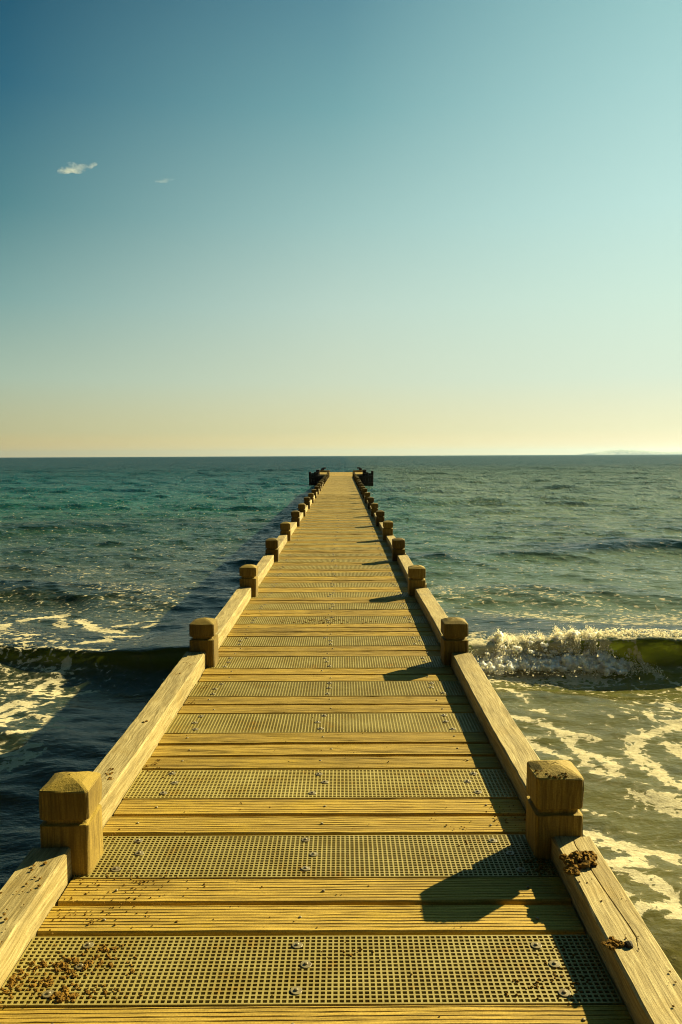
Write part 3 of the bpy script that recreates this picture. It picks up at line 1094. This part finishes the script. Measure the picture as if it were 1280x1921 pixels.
c1 = np.concatenate([crest_pts(1300, 1.15, 4.1, ENV, .10, .05, .86), crest_pts(620, 1.1, 4.0, ENV, .06, .0, .30, -.17)])
c2 = crest_pts(2600, 1.15, 4.2, ENV, .15, .0, .98)
c3 = crest_pts(30000, 1.1, 4.5, ENV, .17, .05, 1.03)
c4 = crest_pts(1500, 1.1, 4.0, ([1.1, 4.2], [.06, .04]), .10, 0, 1, -.36)
c6 = crest_pts(1300, 1.1, 4.3, ENV, .25, .6, 1.20)
lx = rg.uniform(3.6, 9.0, 3600)
lh, _l = swell(lx, crest_line(lx))
c5 = np.stack([lx, crest_line(lx) - .15 + .11 * rg.normal(size=3600) + .06, lh + WATER + .02 + .022 * rg.normal(size=3600)], -1)
mesh_parts = [blobs('surf', c2, rg.uniform(.005, .014, len(c2)), 1, 2, (1, 1, 1.2)),
              blobs('surf', c3, rg.uniform(.002, .0062, len(c3)), 0, 3, (1, 1, 1.5)),
              blobs('surf', c4, rg.uniform(.003, .010, len(c4)), 1, 4, (1.4, 1, .6)),
              blobs('surf', c6, rg.uniform(.002, .005, len(c6)), 0, 7),
              blobs('surf', c5, rg.uniform(.003, .012, len(c5)), 1, 6, (1.6, .9, .7))]
bm = bmesh.new()
for m in mesh_parts:
    bm.from_mesh(m)
mm = bpy.data.meshes.new('breaking_surf')
bm.to_mesh(mm); bm.free()
mm.shade_smooth()
kind(obj('breaking_surf', mm, M['foam']), 'stuff')
# the rolling body of white water, one lumpy skin
roll = bmesh.new()
roll.from_mesh(blobs('roll', c1, rg.uniform(.022, .052, len(c1)), 1, 1, (1.25, 1, .9), .05))
rm_ = bpy.data.meshes.new('white_water')
roll.to_mesh(rm_); roll.free()
wt = NT('white_water')
wg = wt.new('NewGeometry')
wn = wt.noise(wg.outputs['Position'], 26, 6, .7)
wt.put(wt.p.inputs['Base Color'], wt.mix(wt.rng(wn, .3, .6), (.90, .86, .70), (.98, .96, .88)))
wt.p.inputs['Subsurface Weight'].default_value = 1
wt.p.inputs['Subsurface Radius'].default_value = (1, .95, .7)
wt.p.inputs['Subsurface Scale'].default_value = .10
wt.p.inputs['Roughness'].default_value = .55
wt.l.new(wt.bump(wt.noise(wg.outputs['Position'], 48, 6, .75), 1.0, .03), wt.p.inputs['Normal'])
ro = obj('white_water', rm_, wt.m)
md = ro.modifiers.new('skin', 'REMESH'); md.mode = 'VOXEL'; md.voxel_size = .012; md.use_smooth_shade = True
for nm_, sc_, st_ in (('lumps', .07, .07), ('froth', .022, .045)):
    tx = bpy.data.textures.new(nm_, 'CLOUDS'); tx.noise_scale = sc_; tx.noise_depth = 4
    dm_ = ro.modifiers.new(nm_, 'DISPLACE'); dm_.texture = tx; dm_.strength = st_; dm_.texture_coords = 'GLOBAL'
kind(ro, 'stuff')

# ------------------------------------------------------------------ far island and clouds
def island():
    rn = random.Random(2)
    D = 12500
    prof = [(0, 0), (3, 3), (8, 4), (16, 5), (24, 6.2), (36, 8.0), (48, 10.2), (60, 10.6), (74, 9.6), (90, 9.2), (104, 8.2), (120, 6.6), (136, 5.5), (152, 5.2), (175, 5.6), (200, 4.6), (240, 3.2), (280, 0)]
    k = D / 1488
    x0 = (1121 - 643) * k
    v, f = [], []
    for i in range(141):
        u = 280 * i / 140
        h = np.interp(u, [a for a, b in prof], [b for a, b in prof]) * k * .95 * (1 + .06 * noise.noise(Vector((u * .12, 3, 0))))
        for (w, hh) in ((0, -.3), (70, .34), (200, .75), (450, 1), (730, .8), (1200, .3), (1500, -.3)):
            v.append((x0 + u * k, D + w + 30 * noise.noise(Vector((u * .1, w * .006, 0))), WATER + (h * hh if hh > 0 else -6) * (1 + .1 * noise.noise(Vector((u * .3, w * .02, 5))))))
    for i in range(140):
        for j in range(6):
            a = i * 7 + j
            f.append((a, a + 7, a + 8, a + 1))
    t = NT('island_scrub')
    geo = t.new('NewGeometry')
    n = t.noise(geo.outputs['Position'], .02, 5)
    t.put(t.p.inputs['Base Color'], t.mix(t.rng(n, .4, .6), (.16, .19, .16), (.34, .35, .30)))
    t.p.inputs['Roughness'].default_value = 1
    kind(obj('island', mesh_of('island', v, f, True), t.m), 'structure')
island()

def cloud(label, centre, lobes, density):
    bm = bmesh.new()
    for (x, yq, z, r) in lobes:
        mt = Matrix.Translation((x, yq, z)) @ Matrix.Diagonal((r * 1.25, r, r * .72, 1))
        bmesh.ops.create_icosphere(bm, subdivisions=2, radius=1, matrix=mt)
    m = bpy.data.meshes.new('cloud')
    bm.to_mesh(m); bm.free()
    t = NT('cloud_vapour')
    t.n.remove(t.p)
    tc = t.new('TexCoord')
    geo = t.new('NewGeometry')
    pv = t.new('VolumePrincipled')
    pv.inputs['Color'].default_value = (.86, .88, .88, 1)
    pv.inputs['Anisotropy'].default_value = .3
    n1 = t.noise(t.mapping(tc.outputs['Object'], (1, 1, 1.5)), .012, 6, .68)
    t.put(pv.inputs['Density'], t.rng(n1, .46, .66, 0, density))
    t.l.new(pv.outputs[0], t.out.inputs['Volume'])
    o = obj('cloud', m, t.m, None, centre)
    rm = o.modifiers.new('remesh', 'REMESH'); rm.mode = 'VOXEL'; rm.voxel_size = 9
    tag(o, label, 'cloud', 'small clouds in the clear sky')
    return o
cloud('larger white puff of cloud high in the left of the sky', (-1293, 4000, 1413), [(-60, 0, -5, 28), (-30, 0, 8, 34), (-5, 10, 0, 30), (25, 0, 6, 26), (55, 5, 12, 20), (85, 0, 22, 14), (-85, 0, -14, 16)], .020)
cloud('small faint wisp of cloud right of the larger puff', (-862, 4000, 1354), [(-25, 0, 0, 16), (0, 0, 2, 18), (25, 0, 4, 14), (42, 0, 6, 10), (-45, 0, -4, 11)], .012)

# air: one even haze over sea and island
hz = NT('sea_haze')
hz.n.remove(hz.p)
pv = hz.new('VolumePrincipled')
pv.inputs['Color'].default_value = (.30, .44, .62, 1)
pv.inputs['Density'].default_value = .000048
pv.inputs['Anisotropy'].default_value = .45
hz.l.new(pv.outputs[0], hz.out.inputs['Volume'])
kind(obj('haze', MB().box(-22500, 22500, -450, 22500, -40, 150).build('haze'), hz.m), 'stuff')
